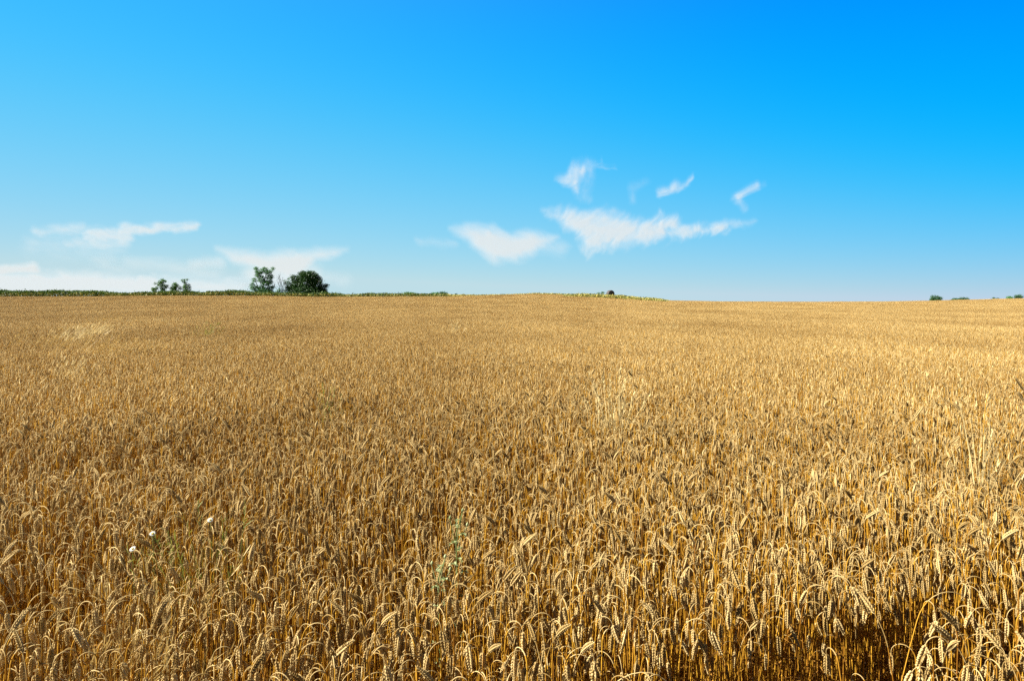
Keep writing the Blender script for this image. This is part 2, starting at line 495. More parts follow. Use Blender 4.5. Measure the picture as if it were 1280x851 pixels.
    out['pose'] = pose
    return out

def joined(parts):
    m = MB(); m.merge(parts['stem']); m.merge(parts['ear'])
    for l in parts['leaves']: m.merge(l)
    return m

rr = np.random.default_rng(21)
NKIND = 30
poses = (['nod'] * 23 + ['hang'] * 6 + ['up'] * 1)[:NKIND]
kinds = [wheat_parts(rr, 0, p) for p in poses]

# the tramline: a narrow wheel gap crossing the lower right corner
def gap_far(x):
    return 2.60 + (x - 0.745) * 0.36 + 0.03 * np.sin(x * 9) + 0.02 * np.sin(x * 23 + 1)
def gap_near(x):
    return np.minimum(2.17 + (x - 1.12) * 0.60 + 0.02 * np.sin(x * 7 + 1), gap_far(x) - 0.34)
def in_gap(x, y):
    return (y < gap_far(x)) & (y > gap_near(x)) & (x > 0.36 + 0.1 * np.sin(y * 20))

# layout: 3 m cells; nearest ones become single plants, then 1 m patches, then 3 m patches
UMAX = 1.02
cells3 = []; cells1 = []; near = []
R1, R2 = 9.0, 36.0
for cy in np.arange(-1.5, FAR + 3, 3.0):
    for cx in np.arange(-234, 235, 3.0):
        lo = max(cy + 1.5, 0)
        if abs(cx) - 1.5 > UMAX * lo + 2.5: continue
        d = math.hypot(cx, cy)
        if cy > FAR: continue
        if d > R2: cells3.append((cx, cy)); continue
        for sx in (-1, 0, 1):
            for sy in (-1, 0, 1):
                x, y = cx + sx, cy + sy
                if y < 0.5 or abs(x) - .5 > UMAX * (y + .5) + 1.2: continue
                if math.hypot(x, y) > R1: cells1.append((x, y))
                else: near.append((x, y))
DENS = 520
P = []
for (x, y) in near:
    q = rng.random((DENS, 2)) - 0.5
    P.append(q + [x, y])
P = np.concatenate(P)
P = P[(P[:, 1] > 1.45)]
P = P[~in_gap(P[:, 0], P[:, 1])]
# thin places where the ground shows dark
thin = fbm(P[:, 0] * 1.6 + 50, P[:, 1] * 1.6 + 9, 3, 3)
P = P[rng.random(len(P)) < np.clip((thin - 0.22) * 5, 0.35, 1)]
NP = len(P)
pz = ground(P[:, 0], P[:, 1])
prz = rng.random(NP) * 2 * math.pi
# slight prevailing lean of the nodding direction (wind): pull azimuths towards +x / -x
hs = fbm(P[:, 0] * 0.8, P[:, 1] * 0.8, 5, 3)
psc = (0.93 + 0.20 * (hs - 0.5)) * rng.uniform(0.90, 1.10, NP) * np.where(rng.random(NP) < 0.22, rng.uniform(0.72, 0.92, NP), 1.0)
ptx = rng.normal(0, 0.035, NP); pty = rng.normal(0, 0.035, NP)
pkd = rng.integers(0, NKIND, NP)
# lodged tangles at the lower left: stalks leaning hard
lod_n = fbm(P[:, 0] * 0.7 + 20, P[:, 1] * 0.7 + 3, 9, 3)
lodge = (P[:, 0] < 0.4) & (lod_n > 0.66)
ptx[lodge] += rng.normal(0.0, 0.16, lodge.sum()); pty[lodge] += rng.normal(0.08, 0.2, lodge.sum())

# where each near plant's top falls in the picture: the 300 that show largest stand as individuals
topz = pz + 0.82 * psc
sxp = 640 + FPX * P[:, 0] / P[:, 1]; syp = HOR + FPX * (EYE - topz) / P[:, 1]
cand = np.where((sxp > 4) & (sxp < 1276) & (syp < 843) & (syp > 500))[0]
order = cand[np.argsort(P[cand, 1])]
N_IND = 272
ind = order[:N_IND]
mask = np.zeros(NP, bool); mask[ind] = True

# --- individual front plants
share = [dict(stem=k['stem'].mesh('stem', WHEAT), ear=k['ear'].mesh('ear', WHEAT), leaves=[l.mesh('leaf', WHEAT) for l in k['leaves']]) for k in kinds]
def place_plant(kd, loc, rot, s, label, group, meshes=None):
    e = bpy.data.objects.new('wheat_plant', None); COL.objects.link(e)
    e.location = loc; e.rotation_euler = rot; e.scale = (s, s, s)
    e.empty_display_size = 0.05
    tag(e, label, 'wheat plant', group)
    ms = meshes or share[kd]
    o = bpy.data.objects.new('stem', ms['stem']); COL.objects.link(o); o.parent = e
    o = bpy.data.objects.new('ear', ms['ear']); COL.objects.link(o); o.parent = e
    for l in ms['leaves']:
        o = bpy.data.objects.new('leaf', l); COL.objects.link(o); o.parent = e
    return e
ZONES = [(0, 160, 'bottom left corner'), (160, 330, 'bottom edge right of the left corner'), (330, 500, 'bottom edge left of middle'), (500, 640, 'bottom edge just left of centre'),
         (640, 780, 'bottom edge just right of centre'), (780, 960, 'left end of the dark gap'), (960, 1120, ''), (1120, 1290, '')]
POSEWORD = {'nod': 'wheat stalk with hanging ear', 'hang': 'wheat stalk with slanting ear',
            'side': 'wheat stalk with sideways ear', 'up': 'wheat stalk with upright ear'}
for i in ind:
    x, y = P[i]
    z = [q for q in ZONES if q[0] <= sxp[i] < q[1]][0]
    side = 'near' if y < gap_near(x) + .1 else 'far'
    where = z[2]
    if z[0] >= 960: where = side + ' side of the dark gap' + (', bottom right corner' if z[0] == 1120 else '')
    place_plant(pkd[i], (x, y, pz[i]), (ptx[i], pty[i], prz[i]), psc[i], 'ripe %s, %s' % (POSEWORD[poses[pkd[i]]], where),
                'front wheat stalks: %s %s' % (poses[pkd[i]], where))

# --- hand placed plants that can be told apart in the photograph
def at(px, py, h):
    """Ground point of a plant of height h whose top shows at photo pixel px,py (ground is level here)."""
    y = FPX * (EYE - h) / (py - HOR); return ((px - 640) / FPX * y, y, float(ground((px - 640) / FPX * y, y)))
r2 = np.random.default_rng(5)
def special(px, py, h, pose, rz, label, lean=None, leaves=True):
    parts = wheat_parts(r2, 0, pose, H=h)
    ms = dict(stem=parts['stem'].mesh('stem', WHEAT), ear=parts['ear'].mesh('ear', WHEAT), leaves=[l.mesh('leaf', WHEAT) for l in parts['leaves']] if leaves else [])
    pts = np.concatenate(parts['stem'].v); ap = pts[np.argmax(pts[:, 2])]
    x, y, z = at(px, py, h)
    x -= ap[0] * math.cos(rz) ; y -= ap[0] * math.sin(rz)
    return place_plant(0, (x, y, z), (0, 0, rz), 1.0, label, None, ms)
special(1186, 741, 0.86, 'arch', 0.05, 'long wheat stalk arching wide to the right over the dark gap')
special(1190, 776, 0.86, 'nod', math.pi, 'wheat stalk looping left over the dark gap with a fat hanging ear')
special(1228, 760, 0.88, 'hang', math.pi - .1, 'wheat stalk above the gap whose fat ear slants down to the left')
special(1246, 787, 0.90, 'nod', math.pi + .1, 'right stalk of two hanging side by side near the bottom right corner')
special(1226, 818, 0.88, 'nod', math.pi - .3, 'drooping wheat stalk between the two looping stalks at the bottom right corner')
special(1150, 833, 0.84, 'hang', math.pi, 'leftmost wheat ear rising from the bottom edge below the wide arching stalk')
special(1180, 834, 0.84, 'nod', 2.8, 'stubby drooping ear at the bottom edge, right of the leftmost low ear')
special(1268, 760, 0.92, 'nod', 3.3, 'wheat stalk cut by the right edge above the bottom right corner')
special(800, 838, 0.84, 'arch', 0.1, 'thin stalk arching to the right at the bottom edge, right of the middle')
special(935, 690, 0.84, 'arch', 0.0, 'tall leaning stalk arching right over the front of the dark stems')
# taller stalks standing out above the crop
gx_, gy_ = (765 - 640) / FPX * 6.5, 6.5
for k, (px, py, rz, w) in enumerate([(756, 462, math.pi, 'leftmost of'), (763, 460, 2.7, 'second from left of'), (768, 462, 0.4, 'second from right of'), (774, 463, 0.0, 'rightmost of')]):
    x, y, z = (px - 640) / FPX * 6.4, 6.4 + 0.06 * k, float(ground(0.8, 6.4))
    h = EYE - (py - HOR) / FPX * 6.4
    parts = wheat_parts(r2, 0, 'hang', H=h)
    ms = dict(stem=parts['stem'].mesh('stem', WHEAT), ear=parts['ear'].mesh('ear', WHEAT), leaves=[l.mesh('leaf', WHEAT) for l in parts['leaves']])
    place_plant(0, (x, y, z), (0, 0, rz), 1.0, w + ' the tall pale stalks standing above the crop right of centre', None, ms)

# --- the rest of the crop: one object, instanced inside geometry nodes
tiles1 = []
for k in range(4):
    m = MB()
    lib = [joined(wheat_parts(rr, 1)) for _ in range(26)]
    for _ in range(470):
        m.merge(lib[rr.integers(0, 26)], rr.uniform(0, 6.283), (rr.uniform(-.5, .5), rr.uniform(-.5, .5), 0), rr.uniform(0.84, 1.06) * (1 if rr.random() > .2 else .85), tint=rr.random())
    tiles1.append(m)
tiles3 = []
for k in range(3):
    m = MB()
    lib = [joined(wheat_parts(rr, 2)) for _ in range(30)]
    for _ in range(3000):
        m.merge(lib[rr.integers(0, 30)], rr.uniform(0, 6.283), (rr.uniform(-1.55, 1.55), rr.uniform(-1.55, 1.55), 0), rr.uniform(0.84, 1.07), tint=rr.random())
    tiles3.append(m)
protos = [joined(k) for k in kinds] + tiles1 + tiles3
NK = len(kinds)
# point cloud
def tilt_euler(x, y, rz):
    e = 0.5
    gx = (ground(x + e, y) - ground(x - e, y)) / (2 * e); gy = (ground(x, y + e) - ground(x, y - e)) / (2 * e)
    out = []
    for a, b, c in zip(gx, gy, rz):
        n = Vector((-a, -b, 1)).normalized()
        q = Vector((0, 0, 1)).rotation_difference(n)
        out.append(tuple((q.to_matrix() @ Matrix.Rotation(c, 3, 'Z')).to_euler()))
    return np.array(out)
rest = ~mask
pts = [np.stack([P[rest, 0], P[rest, 1], pz[rest]], 1)]
rots = [np.stack([ptx[rest], pty[rest], prz[rest]], 1)]
scl = [psc[rest]]; pid = [pkd[rest]]
c1 = np.array(cells1, float); c3 = np.array(cells3, float)
for c, base, nn in ((c1, NK, 4), (c3, NK + 4, 3)):
    rz = rng.integers(0, 4, len(c)) * math.pi / 2
    pts.append(np.stack([c[:, 0], c[:, 1], ground(c[:, 0], c[:, 1])], 1))
    rots.append(tilt_euler(c[:, 0], c[:, 1], rz))
    hh = fbm(c[:, 0] * 0.25, c[:, 1] * 0.25, 12, 3)
    scl.append(1.0 + 0.09 * (hh - 0.5)); pid.append(base + rng.integers(0, nn, len(c)))
pts = np.concatenate(pts); rots = np.concatenate(rots); scl = np.concatenate(scl); pid = np.concatenate(pid)
field = MB()
role = []
for k, m in enumerate(protos):
    field.merge(m); role.append(np.full(m.n, k + 1))
nproto = field.n
field.v.append(pts); field.t.append(np.full(len(pts), 0.0)); field.f.append(np.zeros((0, 4), int)); field.m.append(np.zeros(0, int)); field.n += len(pts)
me = field.mesh('wheat_field', WHEAT)
A = lambda n, t, v, f="value": me.attributes.new(n, t, 'POINT').data.foreach_set(f, v)
A("role", 'INT', np.concatenate(role + [np.zeros(len(pts))]).astype(np.int32))
A("proto", 'INT', np.concatenate([np.full(nproto, -1), pid]).astype(np.int32))
A("scl", 'FLOAT', np.concatenate([np.ones(nproto), scl]).astype(np.float32))
A("rot", 'FLOAT_VECTOR', np.concatenate([np.zeros((nproto, 3)), rots]).astype(np.float32).ravel(), "vector")
fo = bpy.data.objects.new('wheat_field', me); COL.objects.link(fo)
tag(fo, 'ripe golden wheat crop filling the field behind the front stalks', 'wheat', kind='stuff')
ng = bpy.data.node_groups.new("crop", 'GeometryNodeTree')
ng.interface.new_socket("Geometry", in_out='INPUT', socket_type='NodeSocketGeometry')
ng.interface.new_socket("Geometry", in_out='OUTPUT', socket_type='NodeSocketGeometry')
gi = ng.nodes.new("NodeGroupInput"); go = ng.nodes.new("NodeGroupOutput")
def named(n, t):
    a = ng.nodes.new("GeometryNodeInputNamedAttribute"); a.data_type = t; a.inputs['Name'].default_value = n; return a.outputs['Attribute']
def eq(sock, val):
    c = ng.nodes.new("FunctionNodeCompare"); c.data_type = 'INT'; c.operation = 'EQUAL'
    ng.links.new(sock, c.inputs['A'] if 'A' in c.inputs else c.inputs[2])
    ii = [s for s in c.inputs if s.type == 'INT']
    for l in list(c.inputs[0].links): ng.links.remove(l)
    ng.links.new(sock, ii[0]); ii[1].default_value = val
    return c.outputs[0]
a_role = named("role", 'INT'); a_proto = named("proto", 'INT'); a_scl = named("scl", 'FLOAT'); a_rot = named("rot", 'FLOAT_VECTOR')
def separate(val):
    s = ng.nodes.new("GeometryNodeSeparateGeometry"); s.domain = 'POINT'
    ng.links.new(gi.outputs[0], s.inputs[0]); ng.links.new(eq(a_role, val), s.inputs['Selection']); return s.outputs[0]
base = separate(0)
jg = ng.nodes.new("GeometryNodeJoinGeometry")
for k in range(len(protos)):
    ip = ng.nodes.new("GeometryNodeInstanceOnPoints")
    ng.links.new(base, ip.inputs['Points']); ng.links.new(eq(a_proto, k), ip.inputs['Selection'])
    ng.links.new(separate(k + 1), ip.inputs['Instance'])
    ng.links.new(a_rot, ip.inputs['Rotation']); ng.links.new(a_scl, ip.inputs['Scale'])
    ng.links.new(ip.outputs[0], jg.inputs[0])
ng.links.new(jg.outputs[0], go.inputs[0])
md = fo.modifiers.new("crop", 'NODES'); md.node_group = ng
print("near plants", NP, "patches", len(c1), len(c3), "proto verts", nproto)

# ------------------------------------------------------------------ weeds and grasses standing in the crop
def thing(name, label, cat, loc, rz=0, group=None):
    e = bpy.data.objects.new(name, None); COL.objects.link(e); e.location = loc; e.rotation_euler = (0, 0, rz); e.empty_display_size = 0.1
    return tag(e, label, cat, group)

def grass_tuft(loc, h, n, spread, lean, mat, label, w=0.004, heads=0.5, group=None, name='grass_tuft'):
    """Many thin blades leaning one way, some with feathery heads."""
    b = MB(); hd = MB(); r = r2
    for i in range(n):
        x0, y0 = r.normal(0, spread, 2)
        hh = h * r.uniform(0.6, 1.05); az = r.uniform(0, 6.28); ln = r.uniform(0.05, 0.3)
        dx = math.cos(az) * ln + lean[0]; dy = math.sin(az) * ln + lean[1]
        t = np.linspace(0, 1, 7)[:, None]
        P_ = np.array([x0, y0, 0]) + t * np.array([0, 0, hh]) + (t ** 2) * np.array([dx, dy, 0]) * hh - (t ** 3) * np.array([0, 0, 0.12 * hh * (abs(dx) + abs(dy))])
        ww = w * (1 - t[:, 0] ** 2 * 0.85) * r.uniform(.7, 1.3)
        tn = r.random()
        ribbon(b, P_, ww, np.array([math.cos(az + 1.5), math.sin(az + 1.5), 0]), 0, tn, twist=r.uniform(-2, 2))
        if r.random() < heads:
            e0 = P_[-1]; d0 = (P_[-1] - P_[-3]); d0 /= np.linalg.norm(d0)
            for q in range(10):
                c = e0 + d0 * (q * 0.011 - 0.05); dd = d0 + r.normal(0, 0.5, 3)
                ribbon(hd, [c, c + dd * 0.018, c + dd * 0.03], [w * .6, w * 1.0, w * .2], np.cross(dd, [0.3, .2, 1]), 0, tn)
    if hd.n: b.merge(hd)
    e = b.build(name, mat); e.location = loc; tag(e, label, 'grass', group)
    return e

def canopy_at(px, py):
    """Ground point under the crop surface seen at the photo pixel."""
    d = 5.0
    ysamp = np.linspace(1.5, 199, 6000); xs = (px - 640) / FPX * ysamp
    rows = HOR + FPX * (EYE - ground(xs, ysamp) - CAN) / ysamp
    k = int(np.argmin(np.abs(rows - py))); return xs[k], ysamp[k], float(ground(xs[k], ysamp[k]))

grass_tuft((gx_, gy_, float(ground(gx_, gy_))), EYE - (475 - HOR) / FPX * gy_, 60, 0.05, (0, 0), M_PALEGRASS, 'upright pale straw tuft standing above the crop right of centre', 0.011, 0.9)
x, y, z = canopy_at(1218, 592)
grass_tuft((x, y, z), EYE - (490 - HOR) / FPX * y, 40, 0.04, (0.10, 0), M_PALEGRASS, 'tall straw coloured grass clump rising above the crop near the right edge', 0.009, 0.3)
for px, py, rz, lab in ((1236, 462, 0.0, 'tall stalk bending right over the straw grass clump near the right edge'), (1252, 480, 0.15, 'lower tall stalk drooping right beside the straw grass clump at the right'),
                        (1203, 498, math.pi, 'tall stalk bending left beside the straw grass clump at the right')):
    h = EYE - (py - HOR) / FPX * y
    parts = wheat_parts(r2, 0, 'rye', H=h)
    ms = dict(stem=parts['stem'].mesh('stem', WHEAT), ear=parts['ear'].mesh('ear', WHEAT), leaves=[])
    place_plant(0, (x, y, z), (0, 0, rz), 1.0, lab, None, ms)
for px, py, top, n, sp, ln, mat, lab in (
        (80, 424, 403, 130, 0.45, 0.35, M_PALEGRASS, 'brightest pale grass patch leaning right in the wheat at far left'),
        (52, 432, 410, 120, 0.7, 0.45, M_GRASSY, 'dull tan grass patch just left of the brightest pale patch'),
        (104, 418, 400, 120, 0.3, 0.5, M_PALEGRASS, 'small pale grass patch just right of the brightest pale patch'),
        (118, 440, 420, 200, 0.6, 0.45, M_GRASSY, 'tan leaning grass patch below and right of the brightest pale patch'),
        (75, 468, 450, 60, 0.14, 0.2, M_PALEGRASS, 'small golden grass tuft below the pale patches at left'),
        (130, 402, 391, 160, 0.8, 0.4, M_GRASSY, 'golden grass patch beyond the pale patches at left'),
        (562, 414, 403, 60, 0.25, 0.2, M_PALEGRASS, 'pale grass tuft in the far wheat near the middle'),
        (828, 410, 403, 60, 0.3, 0.3, M_PALEGRASS, 'pale grass tuft in the far wheat right of centre')):
    x, y, z = canopy_at(px, py)
    h = min(1.3, EYE - z - (top - HOR) / FPX * y)
    grass_tuft((x, y, z), max(h, CAN + .12), n, sp, (ln, 0), mat, lab, 0.006 + 0.0004 * y, 0.4)
for px, py, top, n, sp, ln, mat, lab in (
        (262, 692, 642, 60, 0.05, -0.1, M_GREENGRASS, 'yellow green grass clump in the wheat at the lower left'),
        (215, 716, 690, 60, 0.12, -0.3, M_GRASSY, 'fine tangled tan grass left of the yellow green clump'),
        (140, 770, 722, 80, 0.07, 0.1, M_GRASSY, 'tall feathery tan grass clump near the bottom left corner'),
        (150, 840, 806, 70, 0.1, 0.05, M_GRASSY, 'feathery tan grass clump on the bottom edge at left'),
        (405, 510, 488, 30, 0.06, 0.1, M_GREENGRASS, 'thin green grass tuft in the wheat left of centre'),
        (252, 418, 404, 60, 0.3, 0.2, M_GREENGRASS, 'faint green grass patch in the distant wheat at left')):
    x, y, z = canopy_at(px, py)
    h = EYE - z - (top - HOR) / FPX * y
    grass_tuft((x, y, z), h, n, sp, (ln, 0), mat, lab, 0.0035 + 0.0003 * y, 0.5)

def thistle(loc, h, label):
    e = thing('thistle', label, 'thistle', loc)
    s = MB(); tube(s, [(0, 0, 0), (0.01, 0, h * .5), (0.0, 0.01, h * .9), (0.03, 0, h)], [0.005, 0.004, 0.003, 0.002], 6, 0, 0.3); s.build('stem', M_THISTLE, e)
    for i in range(16):
        z0 = h * (0.45 + 0.55 * i / 16); az = i * 2.4; L = 0.062 * (1.1 - 0.5 * i / 16)
        m = MB(); d = np.array([math.cos(az), math.sin(az), 0]); t = np.linspace(0, 1, 9)
        P_ = [np.array([0.01, 0, z0]) + d * L * q + np.array([0, 0, L * (0.8 * q - 0.9 * q * q)]) for q in t]
        sd_ = np.cross(d, [0, 0, 1.0])
        ribbon(m, P_, 0.009 * (1 - t ** 2) + .002, sd_, 0, r2.random())
        for q in range(1, 8):     # spiny lobes
            for sg in (-1, 1):
                c = P_[q]; dd = (sd_ * sg + d * 0.5) * 0.013 * (1 - t[q] * .6) + np.array([0, 0, r2.uniform(-.004, .01)])
                ribbon(m, [c, c + dd * .6, c + dd], [0.008, 0.006, 0.001], d, 0, r2.random())
        m.build('leaf', M_THISTLE, e)
    for dx, dy, dz in ((0.03, 0, h), (-0.03, 0.02, h * .96), (0.05, 0.02, h * .93)):
        m = MB(); c = np.array([dx, dy, dz])
        lump(m, c, np.array([0.1, 0, 1.0]), np.array([1.0, 0, 0]), 0.02, 0.013, 0.013, 0, 0.6, 8)
        tube(m, [(0, 0, h * .85), c], [0.002, 0.002], 5, 0, .3)
        m.build('flower_bud', M_THISTLE, e)
x, y, z = canopy_at(570, 700)
thistle((x, y, z), EYE - (640 - HOR) / FPX * y, 'pale grey green thistle standing in the wheat left of centre')
x, y, z = canopy_at(562, 722)
thistle((x - .05, y, z), 0.90, 'low dull green thistle just below the pale thistle')

def daisy(px, py, label, rz, petal=M_PETAL, R=0.0062):
    h = 0.91; x, y, z = at(px, py, h)
    e = thing('daisy', label, 'flower', (x, y, z), rz, 'white daisies in the wheat at lower left')
    s = MB(); tube(s, [(0, 0, 0), (0.02, 0, .5), (0.0, 0.0, h - .03), (0, 0, h)], [0.0018, 0.0016, 0.0013, 0.0012], 5, 0, .4)
    for q in range(8):
        c = np.array([0.01, 0, 0.3 + q * .07]); a = q * 2.2; ribbon(s, [c, c + [math.cos(a) * .03, math.sin(a) * .03, .02], c + [math.cos(a) * .05, math.sin(a) * .05, .02]], [.003, .003, .001], np.array([0, 0, 1.0]), 0, .4)
    s.build('stem', M_GREENSTEM, e)
    p = MB(); n = np.array([0.0, -0.55, 0.835]); u = np.array([1.0, 0, 0]); w = np.cross(n, u)
    for k in range(14):
        a = 2 * math.pi * k / 14; d = u * math.cos(a) + w * math.sin(a); c = np.array([0, 0, h])
        ribbon(p, [c + d * .006, c + d * .014 + n * .001, c + d * R - n * .002], [.004, .0062, .003], np.cross(n, d), 0, r2.random())
    p.build('petals', petal, e)
    c_ = MB(); lump(c_, np.array([0, 0, h]) - n * .002, n, u, 0.008, 0.009, 0.009, 0, .5, 8); c_.build('flower_centre', M_YELLOW, e)
daisy(191, 667, 'white daisy in the middle of the group at lower left', 0.2)
daisy(166, 686, 'lowest white daisy at lower left', -0.3)
daisy(263, 650, 'white daisy rising out of the yellow green grass clump', 0.1)

# ------------------------------------------------------------------ verge growth behind the field edge (uncountable)
def hedge_h(px):
    return np.interp(px, [-700, 0, 60, 120, 200, 300, 400, 440, 500, 560, 600, 640, 700, 740, 780, 828, 834, 2000],
                         [1.45, 1.5, 1.45, 1.5, 1.35, 1.35, 1.25, 0.95, 0.8, 0.7, 0.2, 0.1, 0.4, 0.75, 0.8, 0.35, 0.0, 0.0])
vm = MB(); rv = np.random.default_rng(3)
N = 52000
px = rv.uniform(-420, 834, N); px = np.concatenate([px, rv.uniform(0, 420, 9000)])
yy = rv.uniform(199.5, 204.5, len(px))
xx = (px - 640) / FPX * yy
zz = ground(xx, yy)
hh = hedge_h(px) * (0.55 + 0.75 * fbm(xx * .35, yy * .6, 4, 4)) * (0.45 + 1.1 * fbm(xx * .12, xx * 0 + 3, 14, 4)) + CAN * 0.95
kk = rv.random(len(px))
tall = rv.random(len(px)) < 0.02
hh = np.where(tall, hh + rv.uniform(.1, .6, len(px)) * np.clip(hedge_h(px), 0, 1), hh)
z1 = zz + hh * np.sqrt(kk)
s = rv.uniform(0.07, 0.17, len(px)); a = rv.uniform(0, 6.28, len(px)); b = rv.uniform(-1, 1, len(px))
# the grassy bank that lies in front of the crest right of centre
nb = 9000
bx = rv.uniform(704, 836, nb); by = rv.uniform(186, 199, nb); bxx = (bx - 640) / FPX * by
bh = (CAN + 0.62 * np.clip((bx - 700) / 30, 0, 1) * np.clip((838 - bx) / 45, 0, 1)) * (0.75 + 0.5 * fbm(bxx * .5, by * .5, 19, 3)); bk = rv.random(nb)
px = np.concatenate([px, bx]); xx = np.concatenate([xx, bxx]); yy = np.concatenate([yy, by]); hh = np.concatenate([hh, bh]); kk = np.concatenate([kk, bk])
z1 = np.concatenate([z1, ground(bxx, by) + bh * np.sqrt(bk)])
s = rv.uniform(0.07, 0.17, len(px)); a = rv.uniform(0, 6.28, len(px)); b = rv.uniform(-1, 1, len(px))
c = np.stack([xx, yy, z1], 1)
U = np.stack([np.cos(a), np.sin(a), 0 * a], 1) * s[:, None] * 0.8
W = np.stack([-np.sin(a) * b * .5, np.cos(a) * b * .5, 1 + 0 * a], 1) * (s * rv.uniform(.8, 2.0, len(px)))[:, None]
V = np.stack([c - U - W, c + U - W * .6, c + U * .5 + W, c - U * .8 + W * .8], 1).reshape(-1, 3)
F = np.arange(len(V)).reshape(-1, 4)
vm.add(V, F, 0, 0)
tn = 0.15 + 0.6 * fbm(xx * .12, yy * .3, 8, 3) + rv.uniform(-.12, .12, len(px))
lowtan = (px > 560) | (kk * hh < CAN + .6)
tn = np.where(lowtan & (rv.random(len(px)) < np.where(px < 560, .45, np.where(px < 700, .95, np.where(yy < 199.3, .75, .55)))), rv.uniform(.92, .99, len(px)), np.clip(tn, 0, .7))
vm.t[-1] = np.repeat(tn, 4)
vo = vm.build('undergrowth', M_VERGE, None, smooth=False)
tag(vo, 'rough green and tawny growth along the far edge of the wheat field', 'undergrowth', kind='stuff')

# ------------------------------------------------------------------ trees and bushes on the skyline
def tree(name, label, px, depth, lobes, trunk, mat, bark, leaf=0.26, dens=1.0, group=None, holes=0.0, cat='tree'):
    """lobes: (photo x, photo y, half width px, half height px). trunk: list of polylines [(px,py,r)...] in photo pixels."""
    S = depth / FPX; r = np.random.default_rng(int(px * 10))
    bx = (px - 640) * S; bz = float(ground(bx, depth))
    e = thing(name, label, cat, (bx, depth, bz), 0, group)
    def w(x_, y_): return np.array([(x_ - px) * S, 0, EYE + (HOR - y_) * S - bz])
    cm = MB(); Vs = []; Ts = []
    for (lx, ly, hw, hh_) in lobes:
        c = w(lx, ly); rx = hw * S; rz = hh_ * S; ry = max(rx * .9, rz * .6)
        ncl = int(dens * 15 * (rx * rz + rx * rx * .5) / leaf ** 2 / 9) + 5
        for _ in range(ncl):
            d = r.normal(0, 1, 3); d /= np.linalg.norm(d)
            rad = r.uniform(0.25, 1) ** 0.45 * (0.86 + 0.28 * r.random())
            cc = c + d * [rx, ry, rz] * rad
            cc[1] += r.normal(0, .1)
            if cc[2] < 0.05: cc[2] = r.uniform(0.05, .4)
            nl = 9; tc = r.random()
            pp = cc + r.normal(0, leaf * 1.05, (nl, 3)) * [1, 1, .75]
            ss = leaf * r.uniform(.35, .8, nl)
            A1 = r.normal(0, 1, (nl, 3)); A1 /= np.linalg.norm(A1, axis=1)[:, None]
            A2 = np.cross(A1, r.normal(0, 1, (nl, 3))); A2 /= np.linalg.norm(A2, axis=1)[:, None]
            A1 *= ss[:, None]; A2 *= ss[:, None] * .6
            Vs.append(np.stack([pp - A1, pp + A2, pp + A1, pp - A2], 1).reshape(-1, 3)); Ts.append(np.full(nl * 4, tc))
    V = np.concatenate(Vs); cm.add(V, np.arange(len(V)).reshape(-1, 4), 0, 0); cm.t[-1] = np.concatenate(Ts)
    if trunk:
        tm = MB()
        for pl in trunk:
            P_ = [w(a_, b_) + [0, r.uniform(-.25, .25) if k else 0, 0] for k, (a_, b_, _) in enumerate(pl)]
            if len(P_) == 2: P_.insert(1, (P_[0] + P_[1]) / 2 + r.normal(0, .06, 3)); R_ = [pl[0][2], (pl[0][2] + pl[1][2]) / 2, pl[1][2]]
            else: R_ = [q[2] for q in pl]
            tube(tm, P_, R_, 7, 0, r.random())
        tm.build('trunk', bark, e)
    cm.build('crown', mat, e, smooth=False)
    return e

# open, greyish tree
tree('tree', 'tall open grey green tree left of the dead tree, sky showing through its crown', 328, 207,
     [(324, 340, 5, 3.2), (335, 340, 5, 3), (341, 336, 2, 2), (330, 337, 4, 2.5), (337, 346, 4.5, 4), (327, 349, 5, 5), (332, 354, 5, 4), (320, 336, 2.5, 2), (322, 344, 3, 2.5), (318, 350, 2.5, 2.5),
      (316, 358, 3.5, 5), (321, 362, 4.5, 5), (327, 361, 4.5, 5), (337, 353, 4, 3.5), (338, 361, 3.5, 4), (333, 363, 4.5, 4), (339, 366, 4, 2.5), (341, 359.5, 2.5, 1.5), (326, 366, 7, 3.5)],
     [[(328, 375, .30), (328, 362, .22), (330, 352, .14), (333, 341, .06)], [(327, 372, .2), (322, 358, .12), (318, 348, .05)], [(330, 368, .18), (336, 356, .1), (340, 340, .04)], [(328, 360, .12), (324, 350, .07), (322, 340, .04)],
      [(335, 372, .14), (338, 362, .08), (341, 356, .03)]],
     M_WILLOW, M_BARK, leaf=0.20, dens=1.35)
# dark round oak
tree('tree', 'large dense dark green round tree, biggest on the left skyline', 383, 207,
     [(383, 353, 12, 11), (372, 357, 9, 8), (395, 356, 10, 8), (378, 340.5, 2.5, 1.8), (391, 340.5, 2.2, 1.6), (361, 360, 3, 3), (408, 357, 2, 2.4), (384, 346, 10, 7), (378, 343, 5, 3.5), (386, 341.5, 4, 2.8), (394, 344, 4, 4), (370, 349, 6, 5), (366, 346, 2.5, 2.2), (399, 350, 4, 4), (404, 361, 4.5, 6), (367, 362, 7, 7), (384, 363, 20, 7), (395, 365, 13, 6), (406, 366, 3, 4), (390, 349, 8, 7)],
     [[(383, 375, .45), (383, 362, .35), (384, 350, .15)], [(382, 368, .25), (372, 356, .1)], [(384, 366, .25), (396, 354, .1)]],
     M_OAK, M_BARK, leaf=0.24, dens=1.5)
tree('shrub', 'mid green upright shrub growing against the left side of the big dark tree', 362, 208,
     [(358, 356, 2, 5), (362, 358, 3.5, 6), (361, 350, 1.2, 3), (365, 362, 4.5, 6), (358, 364, 3.5, 5), (356, 353, .9, 3)],
     [[(362, 374, .1), (360, 360, .07), (359, 350, .03)]], M_WILLOW, M_BARK, leaf=0.18, dens=1.1, cat='shrub')
